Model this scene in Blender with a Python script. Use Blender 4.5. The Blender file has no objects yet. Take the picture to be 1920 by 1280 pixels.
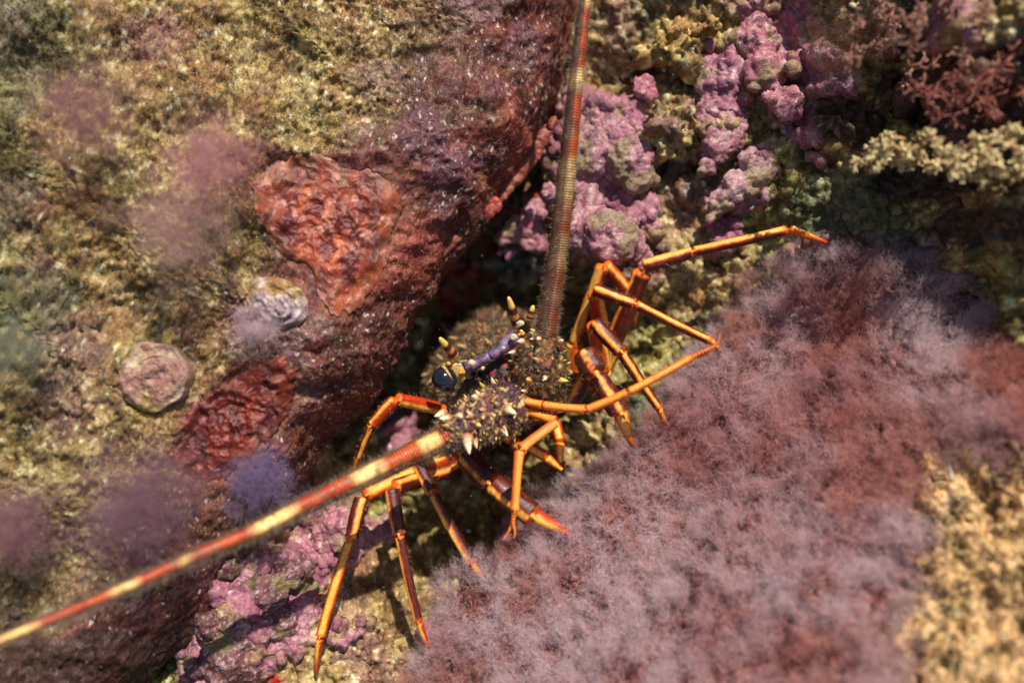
import bpy, math, random
import numpy as np
from mathutils import Matrix, Vector

# ------------------------------------------------------------ camera, sky, sun
sc = bpy.context.scene
HF = 65.0
PITCH = 50.0                       # 90 = level: the diver looks steeply down into the cleft
K = math.tan(math.radians(HF/2))/960.0
CAM_LOC = np.array([0.0, -0.26, 0.42])
ROT = np.array(Matrix.Rotation(math.radians(PITCH), 3, 'X'))
cd = bpy.data.cameras.new('camera'); cam = bpy.data.objects.new('camera', cd)
sc.collection.objects.link(cam); sc.camera = cam
cam.location = CAM_LOC.tolist(); cam.rotation_euler = (math.radians(PITCH), 0, 0)
cd.sensor_width = 36; cd.angle = math.radians(HF); cd.clip_start = 0.005; cd.clip_end = 50
cd.dof.use_dof = True; cd.dof.focus_distance = 0.337; cd.dof.aperture_fstop = 3.1

SUN_CAM = np.array([0.20, 0.70, 0.66]); SUN_CAM /= np.linalg.norm(SUN_CAM)
sdir = ROT @ SUN_CAM
w = bpy.data.worlds.new('World'); sc.world = w; w.use_nodes = True
nt = w.node_tree; bg = nt.nodes['Background']
sky = nt.nodes.new('ShaderNodeTexSky'); sky.sky_type = 'NISHITA'; sky.sun_disc = False
sky.sun_elevation = math.asin(sdir[2]); sky.sun_rotation = math.atan2(sdir[0], sdir[1])
nt.links.new(sky.outputs[0], bg.inputs[0]); bg.inputs[1].default_value = 0.075
sl = bpy.data.lights.new('sun', 'SUN'); sl.energy = 5.0; sl.angle = math.radians(0.6); sl.color = (1.0, 0.94, 0.84)
so = bpy.data.objects.new('sun', sl); sc.collection.objects.link(so)
so.rotation_euler = Vector(sdir.tolist()).to_track_quat('Z', 'Y').to_euler()
so.location = (0, 0, 2)
sc.view_settings.view_transform = 'Standard'; sc.view_settings.look = 'None'
sc.view_settings.exposure = 0.22; sc.view_settings.gamma = 1.0
sc.cycles.transparent_max_bounces = 16
rng = np.random.default_rng(7); random.seed(7)

# ------------------------------------------------------------ helpers
def lin(h):
    v = np.array([int(h[i:i+2], 16)/255 for i in (0, 2, 4)])
    return np.where(v <= .04045, v/12.92, ((v+.055)/1.055)**2.4)
def P(px, py, d):                  # a point of the place: direction through the photo's pixel, real distance d
    px = np.asarray(px, float); py = np.asarray(py, float); d = np.asarray(d, float)
    return np.stack([(px-960)*K*d, -(py-640)*K*d, -d*np.ones_like(px)], -1)
def to_world(v): return v @ ROT.T + CAM_LOC
def norm(v): return v/np.maximum(np.linalg.norm(v, axis=-1, keepdims=True), 1e-12)
_p = np.random.default_rng(3).permutation(256); PERM = np.concatenate([_p, _p, _p])
_g = norm(np.random.default_rng(4).normal(size=(256, 3)))
def noise(p):                      # gradient noise, about -1..1
    i = np.floor(p).astype(np.int64); f = p-i; i &= 255
    u = f*f*f*(f*(f*6-15)+10); out = 0
    for dx in (0, 1):
        wx = u[..., 0] if dx else 1-u[..., 0]
        hx = PERM[(i[..., 0]+dx) & 255]
        for dy in (0, 1):
            wy = u[..., 1] if dy else 1-u[..., 1]
            hy = PERM[hx+((i[..., 1]+dy) & 255)]
            for dz in (0, 1):
                wz = u[..., 2] if dz else 1-u[..., 2]
                g = _g[PERM[hy+((i[..., 2]+dz) & 255)]]
                out = out+wx*wy*wz*(g[..., 0]*(f[..., 0]-dx)+g[..., 1]*(f[..., 1]-dy)+g[..., 2]*(f[..., 2]-dz))
    return out*1.7
def fbm(p, n=4, r=.5):
    a = 1; s = 0; t = 0
    for k in range(n):
        s = s+a*noise(p*(2.03**k)+k*17.3); t += a; a *= r
    return s/t
def sstep(a, b, x):
    t = np.clip((x-a)/(b-a), 0, 1); return t*t*(3-2*t)
def mix(a, b, t):
    t = np.asarray(t)[..., None]; return a*(1-t)+b*t
def tag(o, label=None, cat=None, group=None, kind=None):
    if label: o['label'] = label
    if cat: o['category'] = cat
    if group: o['group'] = group
    if kind: o['kind'] = kind
    return o
def mesh_obj(name, V, F, C, mat, parent=None, origin=None, smooth=True, mats=None):
    V = np.asarray(V, float).reshape(-1, 3); W = to_world(V)
    o0 = W.mean(0) if origin is None else to_world(np.asarray(origin))
    me = bpy.data.meshes.new(name)
    F = [np.asarray(f) for f in (F if isinstance(F, list) else [F]) if len(f)]
    nl = sum(f.size for f in F); npoly = sum(len(f) for f in F)
    me.vertices.add(len(W)); me.vertices.foreach_set('co', (W-o0).astype(np.float32).ravel())
    me.loops.add(nl); me.loops.foreach_set('vertex_index', np.concatenate([f.ravel() for f in F]).astype(np.int32))
    me.polygons.add(npoly)
    tot = np.concatenate([np.full(len(f), f.shape[1]) for f in F]); st = np.concatenate([[0], np.cumsum(tot)[:-1]])
    me.polygons.foreach_set('loop_start', st.astype(np.int32))
    me.update(calc_edges=True); me.validate()
    me.polygons.foreach_set('use_smooth', np.full(npoly, smooth))
    if C is not None:
        a = me.color_attributes.new('Col', 'FLOAT_COLOR', 'POINT')
        C4 = np.ones((len(W), 4), np.float32); C4[:, :3] = np.clip(C, 0, 1)
        a.data.foreach_set('color', C4.ravel())
    me.materials.append(mat)
    o = bpy.data.objects.new(name, me); sc.collection.objects.link(o)
    if parent is not None:
        o.parent = parent; pl = np.array(parent['_o'])
        o.location = (o0-pl).tolist()
    else: o.location = o0.tolist()
    o['_o'] = o0.tolist()
    return o
def empty(name, at):
    o = bpy.data.objects.new(name, None); sc.collection.objects.link(o)
    wl = to_world(np.asarray(at)); o.location = wl.tolist(); o['_o'] = wl.tolist(); o.empty_display_size = .02
    return o
class Acc:                         # gathers several shapes into one mesh
    def __init__(s): s.V = []; s.F4 = []; s.F3 = []; s.C = []; s.n = 0
    def add(s, V, F, C):
        V = V.reshape(-1, 3); C = np.broadcast_to(C, V.shape)
        for f in (F if isinstance(F, list) else [F]):
            if len(f) == 0: continue
            (s.F4 if f.shape[1] == 4 else s.F3).append(f+s.n)
        s.V.append(V); s.C.append(C); s.n += len(V); return s
    def build(s, name, mat, parent=None, origin=None, smooth=True):
        F = []
        if s.F4: F.append(np.concatenate(s.F4))
        if s.F3: F.append(np.concatenate(s.F3))
        return mesh_obj(name, np.concatenate(s.V), F, np.concatenate(s.C), mat, parent, origin, smooth)
def gridF(nr, nc, wrap=False):
    r = np.arange(nr-1)[:, None]; c = np.arange(nc if wrap else nc-1)[None]
    c1 = (c+1) % nc
    return np.stack([r*nc+c, r*nc+c1, (r+1)*nc+c1, (r+1)*nc+c], -1).reshape(-1, 4)
def gnormals(G, flip=1):
    a = np.gradient(G, axis=0); b = np.gradient(G, axis=1); return norm(np.cross(a, b))*flip

# ------------------------------------------------------------ materials
def material(name, rough=.6, spec=.5, rvar=.25, bump=.0, bscale=900, dscale=500, dark=.35, sss=0, trans=0, coat=0, clear=0):
    m = bpy.data.materials.new(name); m.use_nodes = True; t = m.node_tree; N = t.nodes; Lk = t.links
    b = N['Principled BSDF']; out = N['Material Output']
    at = N.new('ShaderNodeAttribute'); at.attribute_name = 'Col'
    tc = N.new('ShaderNodeTexCoord')
    n1 = N.new('ShaderNodeTexNoise'); n1.inputs['Scale'].default_value = dscale; n1.inputs['Detail'].default_value = 4
    Lk.new(tc.outputs['Object'], n1.inputs['Vector'])
    mr = N.new('ShaderNodeMapRange'); mr.inputs[1].default_value = .3; mr.inputs[2].default_value = .7
    mr.inputs[3].default_value = 1-dark; mr.inputs[4].default_value = 1+dark
    Lk.new(n1.outputs[0], mr.inputs[0])
    mx = N.new('ShaderNodeVectorMath'); mx.operation = 'SCALE'
    Lk.new(at.outputs['Color'], mx.inputs[0]); Lk.new(mr.outputs[0], mx.inputs['Scale'])
    Lk.new(mx.outputs[0], b.inputs['Base Color'])
    m2 = N.new('ShaderNodeMapRange'); m2.inputs[1].default_value = .3; m2.inputs[2].default_value = .7
    m2.inputs[3].default_value = max(.05, rough-rvar); m2.inputs[4].default_value = min(1, rough+rvar)
    n2 = N.new('ShaderNodeTexNoise'); n2.inputs['Scale'].default_value = dscale*.6; Lk.new(tc.outputs['Object'], n2.inputs['Vector'])
    Lk.new(n2.outputs[0], m2.inputs[0]); Lk.new(m2.outputs[0], b.inputs['Roughness'])
    b.inputs['Specular IOR Level'].default_value = spec
    if coat: b.inputs['Coat Weight'].default_value = coat; b.inputs['Coat Roughness'].default_value = .12
    if sss:
        b.inputs['Subsurface Weight'].default_value = sss; b.inputs['Subsurface Scale'].default_value = .002
        b.inputs['Subsurface Radius'].default_value = (1, .4, .2)
    if bump:
        bp = N.new('ShaderNodeBump'); bp.inputs['Strength'].default_value = bump; bp.inputs['Distance'].default_value = .0006
        n3 = N.new('ShaderNodeTexNoise'); n3.inputs['Scale'].default_value = bscale; n3.inputs['Detail'].default_value = 3
        Lk.new(tc.outputs['Object'], n3.inputs['Vector']); Lk.new(n3.outputs[0], bp.inputs['Height']); Lk.new(bp.outputs[0], b.inputs['Normal'])
    if trans:
        tr = N.new('ShaderNodeBsdfTranslucent'); Lk.new(mx.outputs[0], tr.inputs[0])
        ms = N.new('ShaderNodeMixShader'); ms.inputs[0].default_value = trans
        Lk.new(b.outputs[0], ms.inputs[1]); Lk.new(tr.outputs[0], ms.inputs[2]); Lk.new(ms.outputs[0], out.inputs[0])
        if clear:
            tp = N.new('ShaderNodeBsdfTransparent'); m3 = N.new('ShaderNodeMixShader'); m3.inputs[0].default_value = clear
            Lk.new(ms.outputs[0], m3.inputs[1]); Lk.new(tp.outputs[0], m3.inputs[2]); Lk.new(m3.outputs[0], out.inputs[0])
    return m
M_rock = material('encrusted_rock', .62, .5, .3, .8, 1100, 700, .4)
M_cor = material('coralline_crust', .5, .45, .25, .9, 1300, 900, .3)
M_spo = material('wet_sponge', .45, .5, .15, .5, 1900, 1500, .25)
M_turf = material('turf_filaments', .5, .35, .25, 0, 900, 400, .3, trans=.3)
M_alg = material('feathery_algae', .8, .1, .1, 0, 900, 300, .1, trans=.6, clear=.64)
M_shell = material('lobster_shell', .38, .5, .12, .35, 2500, 900, .25, coat=.05, sss=.12)
M_ant = material('antenna_shell', .42, .5, .15, .2, 2500, 1500, .25)
M_crust = material('encrusted_shell', .45, .5, .25, .7, 1800, 1200, .35)
M_eye = material('glossy_eye', .12, .6, .03, 0, 100, 200, .1, coat=.5)
M_fluff = material('pale_fringe', .6, .3, .2, 0, 900, 400, .2, trans=.5)

# ------------------------------------------------------------ scatter of filaments
def ribbons(base, dirs, length, width, C0, C1, segs=3, curl=.6, seed=1):
    r = np.random.default_rng(seed); n = len(base)
    d = norm(dirs); side = norm(np.cross(d, r.normal(size=(n, 3))))
    bend = norm(np.cross(side, d)); L = np.broadcast_to(length, (n,))[:, None]; Wd = np.broadcast_to(width, (n,))[:, None]
    rows = []; cols = []; cv = r.normal(size=(n, 1))*curl
    for k in range(segs+1):
        t = k/segs
        c = base+d*L*t+bend*cv*L*t*t
        ww = Wd*(1-.75*t)*.5
        rows.append(np.stack([c-side*ww, c+side*ww], 1)); cols.append(np.repeat(mix(C0, C1, np.full(n, t))[:, None], 2, 1))
    V = np.stack(rows, 1); C = np.stack(cols, 1)           # n, segs+1, 2, 3
    m = (segs+1)*2; b = np.arange(n)[:, None]*m; k = np.arange(segs)[None]*2
    F = np.stack([b+k, b+k+1, b+k+3, b+k+2], -1).reshape(-1, 4)
    return V.reshape(-1, 3), F, C.reshape(-1, 3)

def catmull(pts, n):
    pts = np.asarray(pts, float); m = len(pts)
    t = np.linspace(0, m-1, n); i = np.clip(t.astype(int), 0, m-2); f = (t-i)[:, None]
    p = lambda j: pts[np.clip(j, 0, m-1)]
    a, b, c, d = p(i-1), p(i), p(i+1), p(i+2)
    return .5*((2*b)+(-a+c)*f+(2*a-5*b+4*c-d)*f**2+(-a+3*b-3*c+d)*f**3)

# ------------------------------------------------------------ reef surfaces
OLIVE = lin('8a7038'); BEIGE = lin('cdb476'); BROWN = lin('6a4424'); DKOL = lin('3c3420'); PINK = lin('96586a'); PINKL = lin('b07a80')
MAROON = lin('481414'); ORRED = lin('b8482a'); GREEN = lin('4a5a38'); GREY = lin('8a8468'); MAUVE = lin('8a5860')
def blobmask(px, py, blobs, warp, wamp=28):
    m = np.zeros_like(px)
    for (x, y, rx, ry, rot) in blobs:
        c, s = math.cos(math.radians(rot)), math.sin(math.radians(rot))
        dx = px-x+warp[..., 0]*wamp; dy = py-y+warp[..., 1]*wamp
        u = (dx*c+dy*s)/rx; v = (-dx*s+dy*c)/ry
        m = np.maximum(m, 1-sstep(.8, 1.15, np.sqrt(u*u+v*v)))
    return m
def px_of(G): d = -G[..., 2]; return G[..., 0]/(K*d)+960, 640-G[..., 1]/(K*d)
def turf_color(q, seed=0):
    a = fbm(q*45+seed, 4); b = fbm(q*150+seed+5, 3); c = fbm(q*420+seed+9, 2); e = fbm(q*25+seed+30, 3)
    C = mix(OLIVE, BEIGE, sstep(-.2, .5, .55*b+.3*a+.45*c))
    C = mix(C, BROWN, sstep(.0, .5, -a-.2*b)*.75)
    C = mix(C, DKOL, sstep(.02, .42, -.75*b+.5*c)*.85)
    C = mix(C, lin('8a6444'), sstep(.1, .45, fbm(q*33+seed+60, 3))*.4)
    C = mix(C, C*.55, sstep(.05, .45, fbm(q*30+seed+90, 4))*.7); C = mix(C, lin('9a6840'), sstep(.05, .4, fbm(q*52+seed+190, 4))*.5)  # dimmed patches are shadow painted into the turf; the brown is its own
    C = mix(C, MAUVE, sstep(.1, .45, e)*.5)
    C = mix(C, lin('e6dcb4'), sstep(.3, .5, c+.2*b)*.7)
    C = mix(C, lin('2a2416'), sstep(.3, .55, -c-.3*b)*.8)
    return C

# ---- the floor and back of the cleft
ctl = np.array([(1150,50,.405),(1400,50,.385),(1700,50,.32),(1900,0,.275),(1900,300,.285),(1700,250,.34),(1650,330,.365),(1600,420,.375),
 (1400,300,.39),(1150,300,.392),(1150,450,.385),(1000,430,.405),(950,540,.47),(850,600,.47),(900,720,.50),(1050,600,.45),(800,560,.42),(770,640,.41),(900,500,.425),(830,500,.42),(740,700,.41),(1200,550,.39),(1300,500,.38),
 (1450,500,.37),(1250,700,.365),(1150,850,.36),(1050,900,.375),(950,1000,.40),(870,950,.44),(760,800,.43),(680,780,.40),(720,900,.40),
 (800,1050,.385),(650,1000,.37),(700,1150,.352),(800,1230,.342),(600,1250,.340),(500,1150,.338),(430,1250,.33),(560,1000,.355),(600,900,.375),
 (350,500,.50),(150,1000,.46),(200,200,.50),(350,1250,.345),(1500,900,.39),(1900,1200,.38),(960,1350,.35),(1300,1200,.38),(960,150,.43),(700,100,.5),
 (500,1400,.33),(2200,200,.25),(1400,-200,.37),(1000,-200,.42),(700,500,.5)], float)
for _c in ctl:
    if _c[0] > 1020 and _c[1] < 460 and _c[2] > .36: _c[2] -= .022
nx, ny = 860, 620
gx, gy = np.meshgrid(np.linspace(-350, 2270, nx), np.linspace(-330, 1600, ny))
def floor_depth(x, y):
    num = 0; den = 0
    for (cx, cy, dd) in ctl:
        wv = np.exp(-((x-cx)**2+(y-cy)**2)/(2*95.**2))+1e-9/(1+((x-cx)**2+(y-cy)**2)*1e-5)**2
        num = num+wv*dd; den = den+wv
    return num/den
G = P(gx, gy, floor_depth(gx, gy))
q0 = G.copy()
warp = np.stack([fbm(q0*60+3, 3), fbm(q0*60+40, 3)], -1)
pinkblobs = [(1150,260,85,65,10),(1180,400,60,55,0),(1140,450,90,45,-10),(960,420,50,32,20),(1350,200,50,80,10),(1380,150,50,90,30),(1400,340,95,38,-35),
 (1450,60,90,70,0),(1540,130,80,60,30),(1290,100,30,20,0),(1090,200,40,35,0),(1500,230,60,50,20),(1000,400,40,60,20),(1110,350,50,40,0),
 (500,1120,110,110,-40),(430,1220,100,80,0),(620,1000,70,60,-30),(560,1060,60,60,0),(560,940,60,40,0),(700,1000,40,30,0),(760,830,60,25,-20),
 (640,1180,30,20,0),(830,1200,40,25,20),(1000,1010,80,40,-30),(480,960,70,40,0),(730,800,30,20,0),(1350,440,30,40,30),(1500,480,70,20,-40),(900,510,60,22,10)]
mp = blobmask(gx, gy, pinkblobs, warp, 45)
mp = np.maximum(mp, sstep(.28, .4, fbm(q0*38+11, 3))*.8*(gx > 900)*(gy < 460))
N0 = gnormals(G); N0 = N0*np.where(N0[..., 2:3] < 0, -1, 1)
big = fbm(q0*32, 3); med = fbm(q0*85+7, 3); bil = 1-2*np.abs(noise(q0*70+20)); 
disp = big*.012+med*.006+mp*(.004+.006*np.abs(noise(q0*75+50)))
G = G+N0*disp[..., None]
N1 = gnormals(G); N1 *= np.where((N1*N0).sum(-1, keepdims=True) < 0, -1, 1)
fine = fbm(G*240, 4); ridg = (1-np.abs(fbm(G*130+70, 3))*2)
G = G+N1*((1-mp)*(fine*.0042+ridg*.0012)+mp*(fine*.0012+.0022*np.abs(noise(G*210+33))))[..., None]
C = turf_color(q0, 0)
C = mix(C, C*np.array([.8, .95, .7]), sstep(-.1, .3, fbm(q0*20+77, 2)))
ter = fbm(q0*95+210, 4)*5; tf = ter-np.floor(ter); tstep = (np.floor(ter)+sstep(.0, .22, tf))/5; G = G+N1*(mp*tstep*.0045)[..., None]; tedge = np.exp(-((tf-.2)/.07)**2)
pk = mix(PINK, PINKL, sstep(-.2, .4, fbm(q0*120+61, 3))); pk = mix(pk, lin('7a4058'), sstep(.1, .5, fbm(q0*60+81, 3))*.7)
pk = mix(pk, lin('e8ccd0'), sstep(.38, .5, fbm(q0*300+15, 2))*.6)
pk = mix(pk, lin('dcc0bc'), tedge*.55*sstep(-.1, .3, fbm(q0*50+31, 2))); pk = mix(pk, turf_color(q0, 15), sstep(.08, .3, fbm(q0*70+131, 4))*.8)
C = mix(C, pk, mp)
redb = blobmask(gx, gy, [(890,520,50,22,10),(930,470,40,18,0),(1215,145,14,12,0),(860,560,40,30,0),(520,1275,14,8,0),(1030,350,35,14,0),(830,620,22,22,0)], warp, 14)
C = mix(C, lin('b0281c'), redb)
grn = blobmask(gx, gy, [(1560,390,110,55,-10),(990,330,50,40,0),(1650,440,90,40,0),(1230,790,60,60,0)], warp, 40)
C = mix(C, GREEN*.8, grn*.7)  # green on the right-hand turf paints in its teal shade
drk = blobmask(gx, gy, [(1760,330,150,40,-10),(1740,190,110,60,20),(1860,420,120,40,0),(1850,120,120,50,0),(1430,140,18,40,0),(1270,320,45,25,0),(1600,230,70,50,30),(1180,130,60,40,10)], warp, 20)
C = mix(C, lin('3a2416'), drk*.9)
C = mix(C, lin('9a8a64'), blobmask(gx, gy, [(850,600,190,130,-50)], warp, 30)*.5*sstep(-.2, .3, fbm(q0*110, 3)))  # pale silt, also lightened in colour to lift the shaded crevice
floor_G, floor_N, floor_C, floor_mp = G, N1, C, mp
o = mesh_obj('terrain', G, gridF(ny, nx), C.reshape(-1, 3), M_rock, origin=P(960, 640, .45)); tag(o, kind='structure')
def floor_at(px, py):
    i = int(round((py+330)/1930*(ny-1))); j = int(round((px+350)/2620*(nx-1))); return G_floor[i, j]
G_floor = G

def swept_rock(edge, dF, R, inward, slope, back, side, ns, nq, th_max=105, bow=0):
    """a boulder face: flat front, rounded shoulder along `edge`, then a wall running back into the cleft"""
    E2 = catmull(edge, ns); s = np.linspace(0, 1, ns)
    d = np.interp(s, np.linspace(0, 1, len(dF)), dF)
    Ec = P(E2[:, 0], E2[:, 1], d)
    tan = norm(np.gradient(Ec[:, :2], axis=0)); k = 15
    ker = np.hanning(61); ker /= ker.sum()
    tp = np.stack([np.convolve(np.pad(tan[:, i], 30, 'edge'), ker, 'valid') for i in (0, 1)], -1); tan = norm(tp)
    n2 = np.stack([tan[:, 1], -tan[:, 0]], -1)*side
    R = np.interp(s, np.linspace(0, 1, len(R)), R)[:, None]
    arc = R*math.radians(th_max)
    q = np.concatenate([-np.linspace(1, 0, int(nq*.62), endpoint=False)**1.15*inward, np.linspace(0, 1, int(nq*.23), endpoint=False), 1+np.linspace(0, 1, nq-int(nq*.62)-int(nq*.23))])[None]
    qq = np.broadcast_to(q, (ns, q.shape[1]))
    th = np.clip(qq, 0, 1)*math.radians(th_max)
    inn = np.minimum(qq, 0); bk = np.clip(qq-1, 0, 1)*back
    x = -R+inn+R*np.sin(th)+bk*math.cos(math.radians(th_max)); z = R*(1-np.cos(th))+bk*math.sin(math.radians(th_max))+(slope*inn*np.minimum(1, -inn/.04) if slope < .4 else -.18*(1-np.exp(slope*inn*np.minimum(1, -inn/.02)/.18)))
    if bow: z = z+bow*(inn/inward)**2*inward
    Gp = np.stack([Ec[:, None, 0]+n2[:, None, 0]*x, Ec[:, None, 1]+n2[:, None, 1]*x, Ec[:, None, 2]-z], -1)
    Nn = gnormals(Gp)
    if Nn[ns//2, 10, 2] < 0: Nn = -Nn
    return Gp, Nn, q[0]

# ---- the big overhanging rock on the left
edge = [(1130,-400),(1105,-200),(1080,0),(1060,110),(1000,250),(940,355),(862,430),(800,505),(750,590),(695,700),(630,785),(570,850),(525,940),(450,1020),(385,1110),(320,1200),(230,1330),(120,1500),(20,1650)]
G, N, qv = swept_rock(edge, [.335,.335,.325,.315,.315,.31,.30], [.055,.05,.042,.034,.03,.03], .30, .11, .16, -1, 620, 760)
q0 = G.copy(); px, py = px_of(G)
warp = np.stack([fbm(q0*60+3, 3), fbm(q0*60+40, 3)], -1)
spb = [(560,350,92,62,15),(655,400,100,85,40),(625,510,85,75,60),(720,360,60,60,0),(480,750,80,62,-20),(410,830,78,68,-30)]
ms = blobmask(px, py, spb, warp, 12)
red = sstep(-.028, .004, qv)[None]+0*px
red = np.clip(red+.5*fbm(q0*40+5, 3)*(qv[None] > -.05), 0, 1)
red = np.maximum(red, blobmask(px, py, [(560,700,100,60,-60),(640,640,80,60,-50),(850,250,80,80,-50),(960,110,70,90,-60),(150,1230,180,70,-20),(380,1000,60,60,0),(430,930,70,50,0)], warp, 60)*.85)
big = fbm(q0*22+100, 3); med = fbm(q0*70+101, 3)
stri = fbm(q0*np.array([25, 110, 60])+9, 3)
G = G+N*((big*.009+med*.003*(1-.4*red)+stri*.0022)*(1-.6*ms)+ms*.002)[..., None]
N1 = gnormals(G); N1 *= np.where((N1*N).sum(-1, keepdims=True) < 0, -1, 1)
fine = fbm(G*260+50, 4)
ruf = np.clip(1-ms-.9*red, 0, 1)
fin2 = fbm(G*520+80, 3); G = G+N1*(ruf*(fine*.0024+fin2*.0022)+(1-ruf)*(fine*.0011+fin2*.0005+.0010*np.abs(noise(G*120))))[..., None]
C = turf_color(q0, 3)*1.0
C = mix(C, lin('b88a5a'), sstep(.1, .5, fbm(q0*30+90, 3))*.4)
rc = mix(MAROON, lin('6c3432'), sstep(-.1, .5, fbm(q0*110+8, 3))); rc = mix(rc, lin('3a1612'), sstep(.0, .5, fbm(q0*60+18, 3))*.8)
rc = mix(rc, lin('8a7050'), sstep(.3, .5, fbm(q0*200+28, 3))*.7); rc = mix(rc, lin('7a2a20'), sstep(.0, .4, fbm(q0*55+358, 4))*.6); rc = mix(rc, lin('6a4052'), sstep(.05, .4, fbm(q0*45+58, 3))*.6); rc = mix(rc, lin('d8c8bc'), sstep(.42, .5, fbm(q0*520+28, 2))*.8)
C = mix(C, rc, red*.92)
halo = blobmask(px, py, [(a_, b_, c_*1.3, d_*1.3, e_) for a_, b_, c_, d_, e_ in spb], warp, 40)
C = mix(C, mix(lin('5a2420')+0*C, lin('84503c'), sstep(-.2, .3, fbm(q0*140+3, 3))), halo*.8)
lip = (sstep(.15, .45, qv)*(1-sstep(.7, .9, qv)))[None]*sstep(-.1, .2, fbm(q0*28+3, 2))*(py < 560)
C = mix(C, lin('9a4a38'), lip*.6)
C = mix(C, lin('3a2416'), (sstep(.95, 1.1, qv))[None]*.8+0*px); C = mix(C, C*np.array([.72, .8, .78]), blobmask(px, py, [(0,0,160,260,0),(0,700,180,300,0),(60,1000,200,200,0)], warp, 80)*.7); C = mix(C, lin('33201a'), blobmask(px, py, [(140,1290,260,100,-20),(0,1180,90,90,0)], warp, 60)*.75); C = mix(C, lin('4a5034'), blobmask(px, py, [(10,60,90,200,0),(20,350,60,120,0),(60,560,90,60,0)], warp, 60)*.5)  # lower-left crust darkened in colour, standing in for shade
lil = blobmask(px, py, [(900,25,60,30,-30),(700,150,60,30,0),(470,640,60,35,-20),(560,620,50,40,0)], warp, 40)
C = mix(C, lin('a08078'), lil*.35)
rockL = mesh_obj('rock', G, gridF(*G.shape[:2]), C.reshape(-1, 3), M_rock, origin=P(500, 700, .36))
tag(rockL, 'huge overhanging rock on the left with olive turf face and dark red crusted shoulder', 'rock')
L_G, L_N, L_C, L_red, L_ms, L_px, L_py = G, N1, C, red, ms, px, py

# ---- the algae-covered boulder on the lower right
edge = [(620,1560),(760,1360),(800,1270),(835,1190),(880,1120),(965,1065),(1060,990),(1135,930),(1195,860),(1265,795),(1325,715),(1375,650),(1460,565),(1570,490),(1710,450),(1860,440),(2050,420),(2350,380)]
G, N, qr = swept_rock(edge, [.325,.325,.33,.335,.34,.345,.33,.31], [.022,.025,.028,.03], .30, 1.45, .10, -1, 560, 520)
G, N, qr = swept_rock(edge, [.325,.325,.33,.335,.34,.345,.33,.31], [.022,.025,.028,.03], .30, 1.45, .10, 1 if G[280, 0, 1] > G[280, 300, 1] else -1, 560, 520)
q0 = G.copy(); px, py = px_of(G)
warp = np.stack([fbm(q0*60+3, 3), fbm(q0*60+40, 3)], -1)
big = fbm(q0*28+200, 3); med = fbm(q0*75+201, 3)
G = G+N*(big*.009+med*.004)[..., None]
N1 = gnormals(G); N1 *= np.where((N1*N).sum(-1, keepdims=True) < 0, -1, 1)
G = G+N1*(fbm(G*200+50, 4)*.0062)[..., None]
bare = sstep(0, 90, px-(1650+.12*(1280-py))+fbm(q0*40, 3)*130)*sstep(800, 900, py+fbm(q0*40+9, 3)*60)
C = turf_color(q0, 6); hol = fbm(G*150+400, 4); G = G+N1*(hol*.008*bare)[..., None]; C = mix(C, lin('ecc088'), .8*bare*sstep(-.3, .2, hol)); C = mix(C, lin('4a3420'), bare*sstep(.16, .36, -hol)*.6)  # bright sun patch and the dark of the holes are painted in
C = mix(mix(C*.6, lin('70363a'), .85+0*px), C, bare)
rockR = mesh_obj('rock', G, gridF(*G.shape[:2]), C.reshape(-1, 3), M_rock, origin=P(1400, 1000, .36))
tag(rockR, 'rounded boulder at the lower right under a carpet of feathery pink algae', 'rock')
R_G, R_N, R_C, R_bare, R_px, R_py, R_q = G, N1, C, bare, px, py, np.broadcast_to(qr[None], px.shape)

# ------------------------------------------------------------ turf
def turf(name, Gs, Ns, Cs, weight, n, length, width, seed, label, cat, lift=0, tilt=.8, mat=M_turf, tipmul=1.35):
    r = np.random.default_rng(seed)
    pxx, pyy = px_of(Gs); vis = (pxx > -120) & (pxx < 2040) & (pyy > -120) & (pyy < 1400)
    # area weights keep the density even
    a = np.linalg.norm(np.cross(np.gradient(Gs, axis=0), np.gradient(Gs, axis=1)), axis=-1)
    wt = (weight*vis*a).ravel(); wt /= wt.sum()
    idx = r.choice(len(wt), n, p=wt)
    B = Gs.reshape(-1, 3)[idx]+r.normal(size=(n, 3))*.0003; Nn = Ns.reshape(-1, 3)[idx]; Cc = Cs.reshape(-1, 3)[idx]
    flow = np.stack([fbm(B*40+1, 2), fbm(B*40+9, 2), 0*B[:, 0]], -1)
    D = norm(Nn+flow*1.2+r.normal(size=(n, 3))*tilt*.6)
    v = r.lognormal(-.1, .45, size=(n, 1))*np.where(r.uniform(size=(n, 1)) < .05, 3.2, 1)  # a few blades far brighter: sparkle put into their colour
    L = length*r.lognormal(0, .35, n)
    V, F, CC = ribbons(B-Nn*.0004, D, L, width*r.uniform(.6, 1.5, n), Cc*.75*v, Cc*tipmul*v+.02, 3, .7, seed)
    return tag(mesh_obj(name, V, F, CC, mat, smooth=True), label, cat, kind='stuff')
L_shag = fbm(L_G*50+60, 3)
turf('algal_turf', L_G, L_N, L_C, (1-.93*L_ms)*(1-.75*L_red)*sstep(-.4, .3, L_shag), 210000, .0016, .00021, 21,
     'short olive and beige algal turf matting the face of the overhanging left rock', 'turf')
turf('red_turf', L_G, L_N, mix(L_C, lin('84504c'), .3+0*L_px), L_red*(1-L_ms)*(L_px > 300), 60000, .0012, .00015, 22,
     'fine dark red fuzz on the shaded shoulder of the overhanging left rock', 'turf')
turf('algal_turf', floor_G, floor_N, floor_C, (1-floor_mp)*sstep(-.3, .3, fbm(floor_G*60+4, 3)), 120000, .0014, .00021, 23,
     'sandy olive algal turf between the pink crusts on the floor of the cleft', 'turf')
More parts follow.
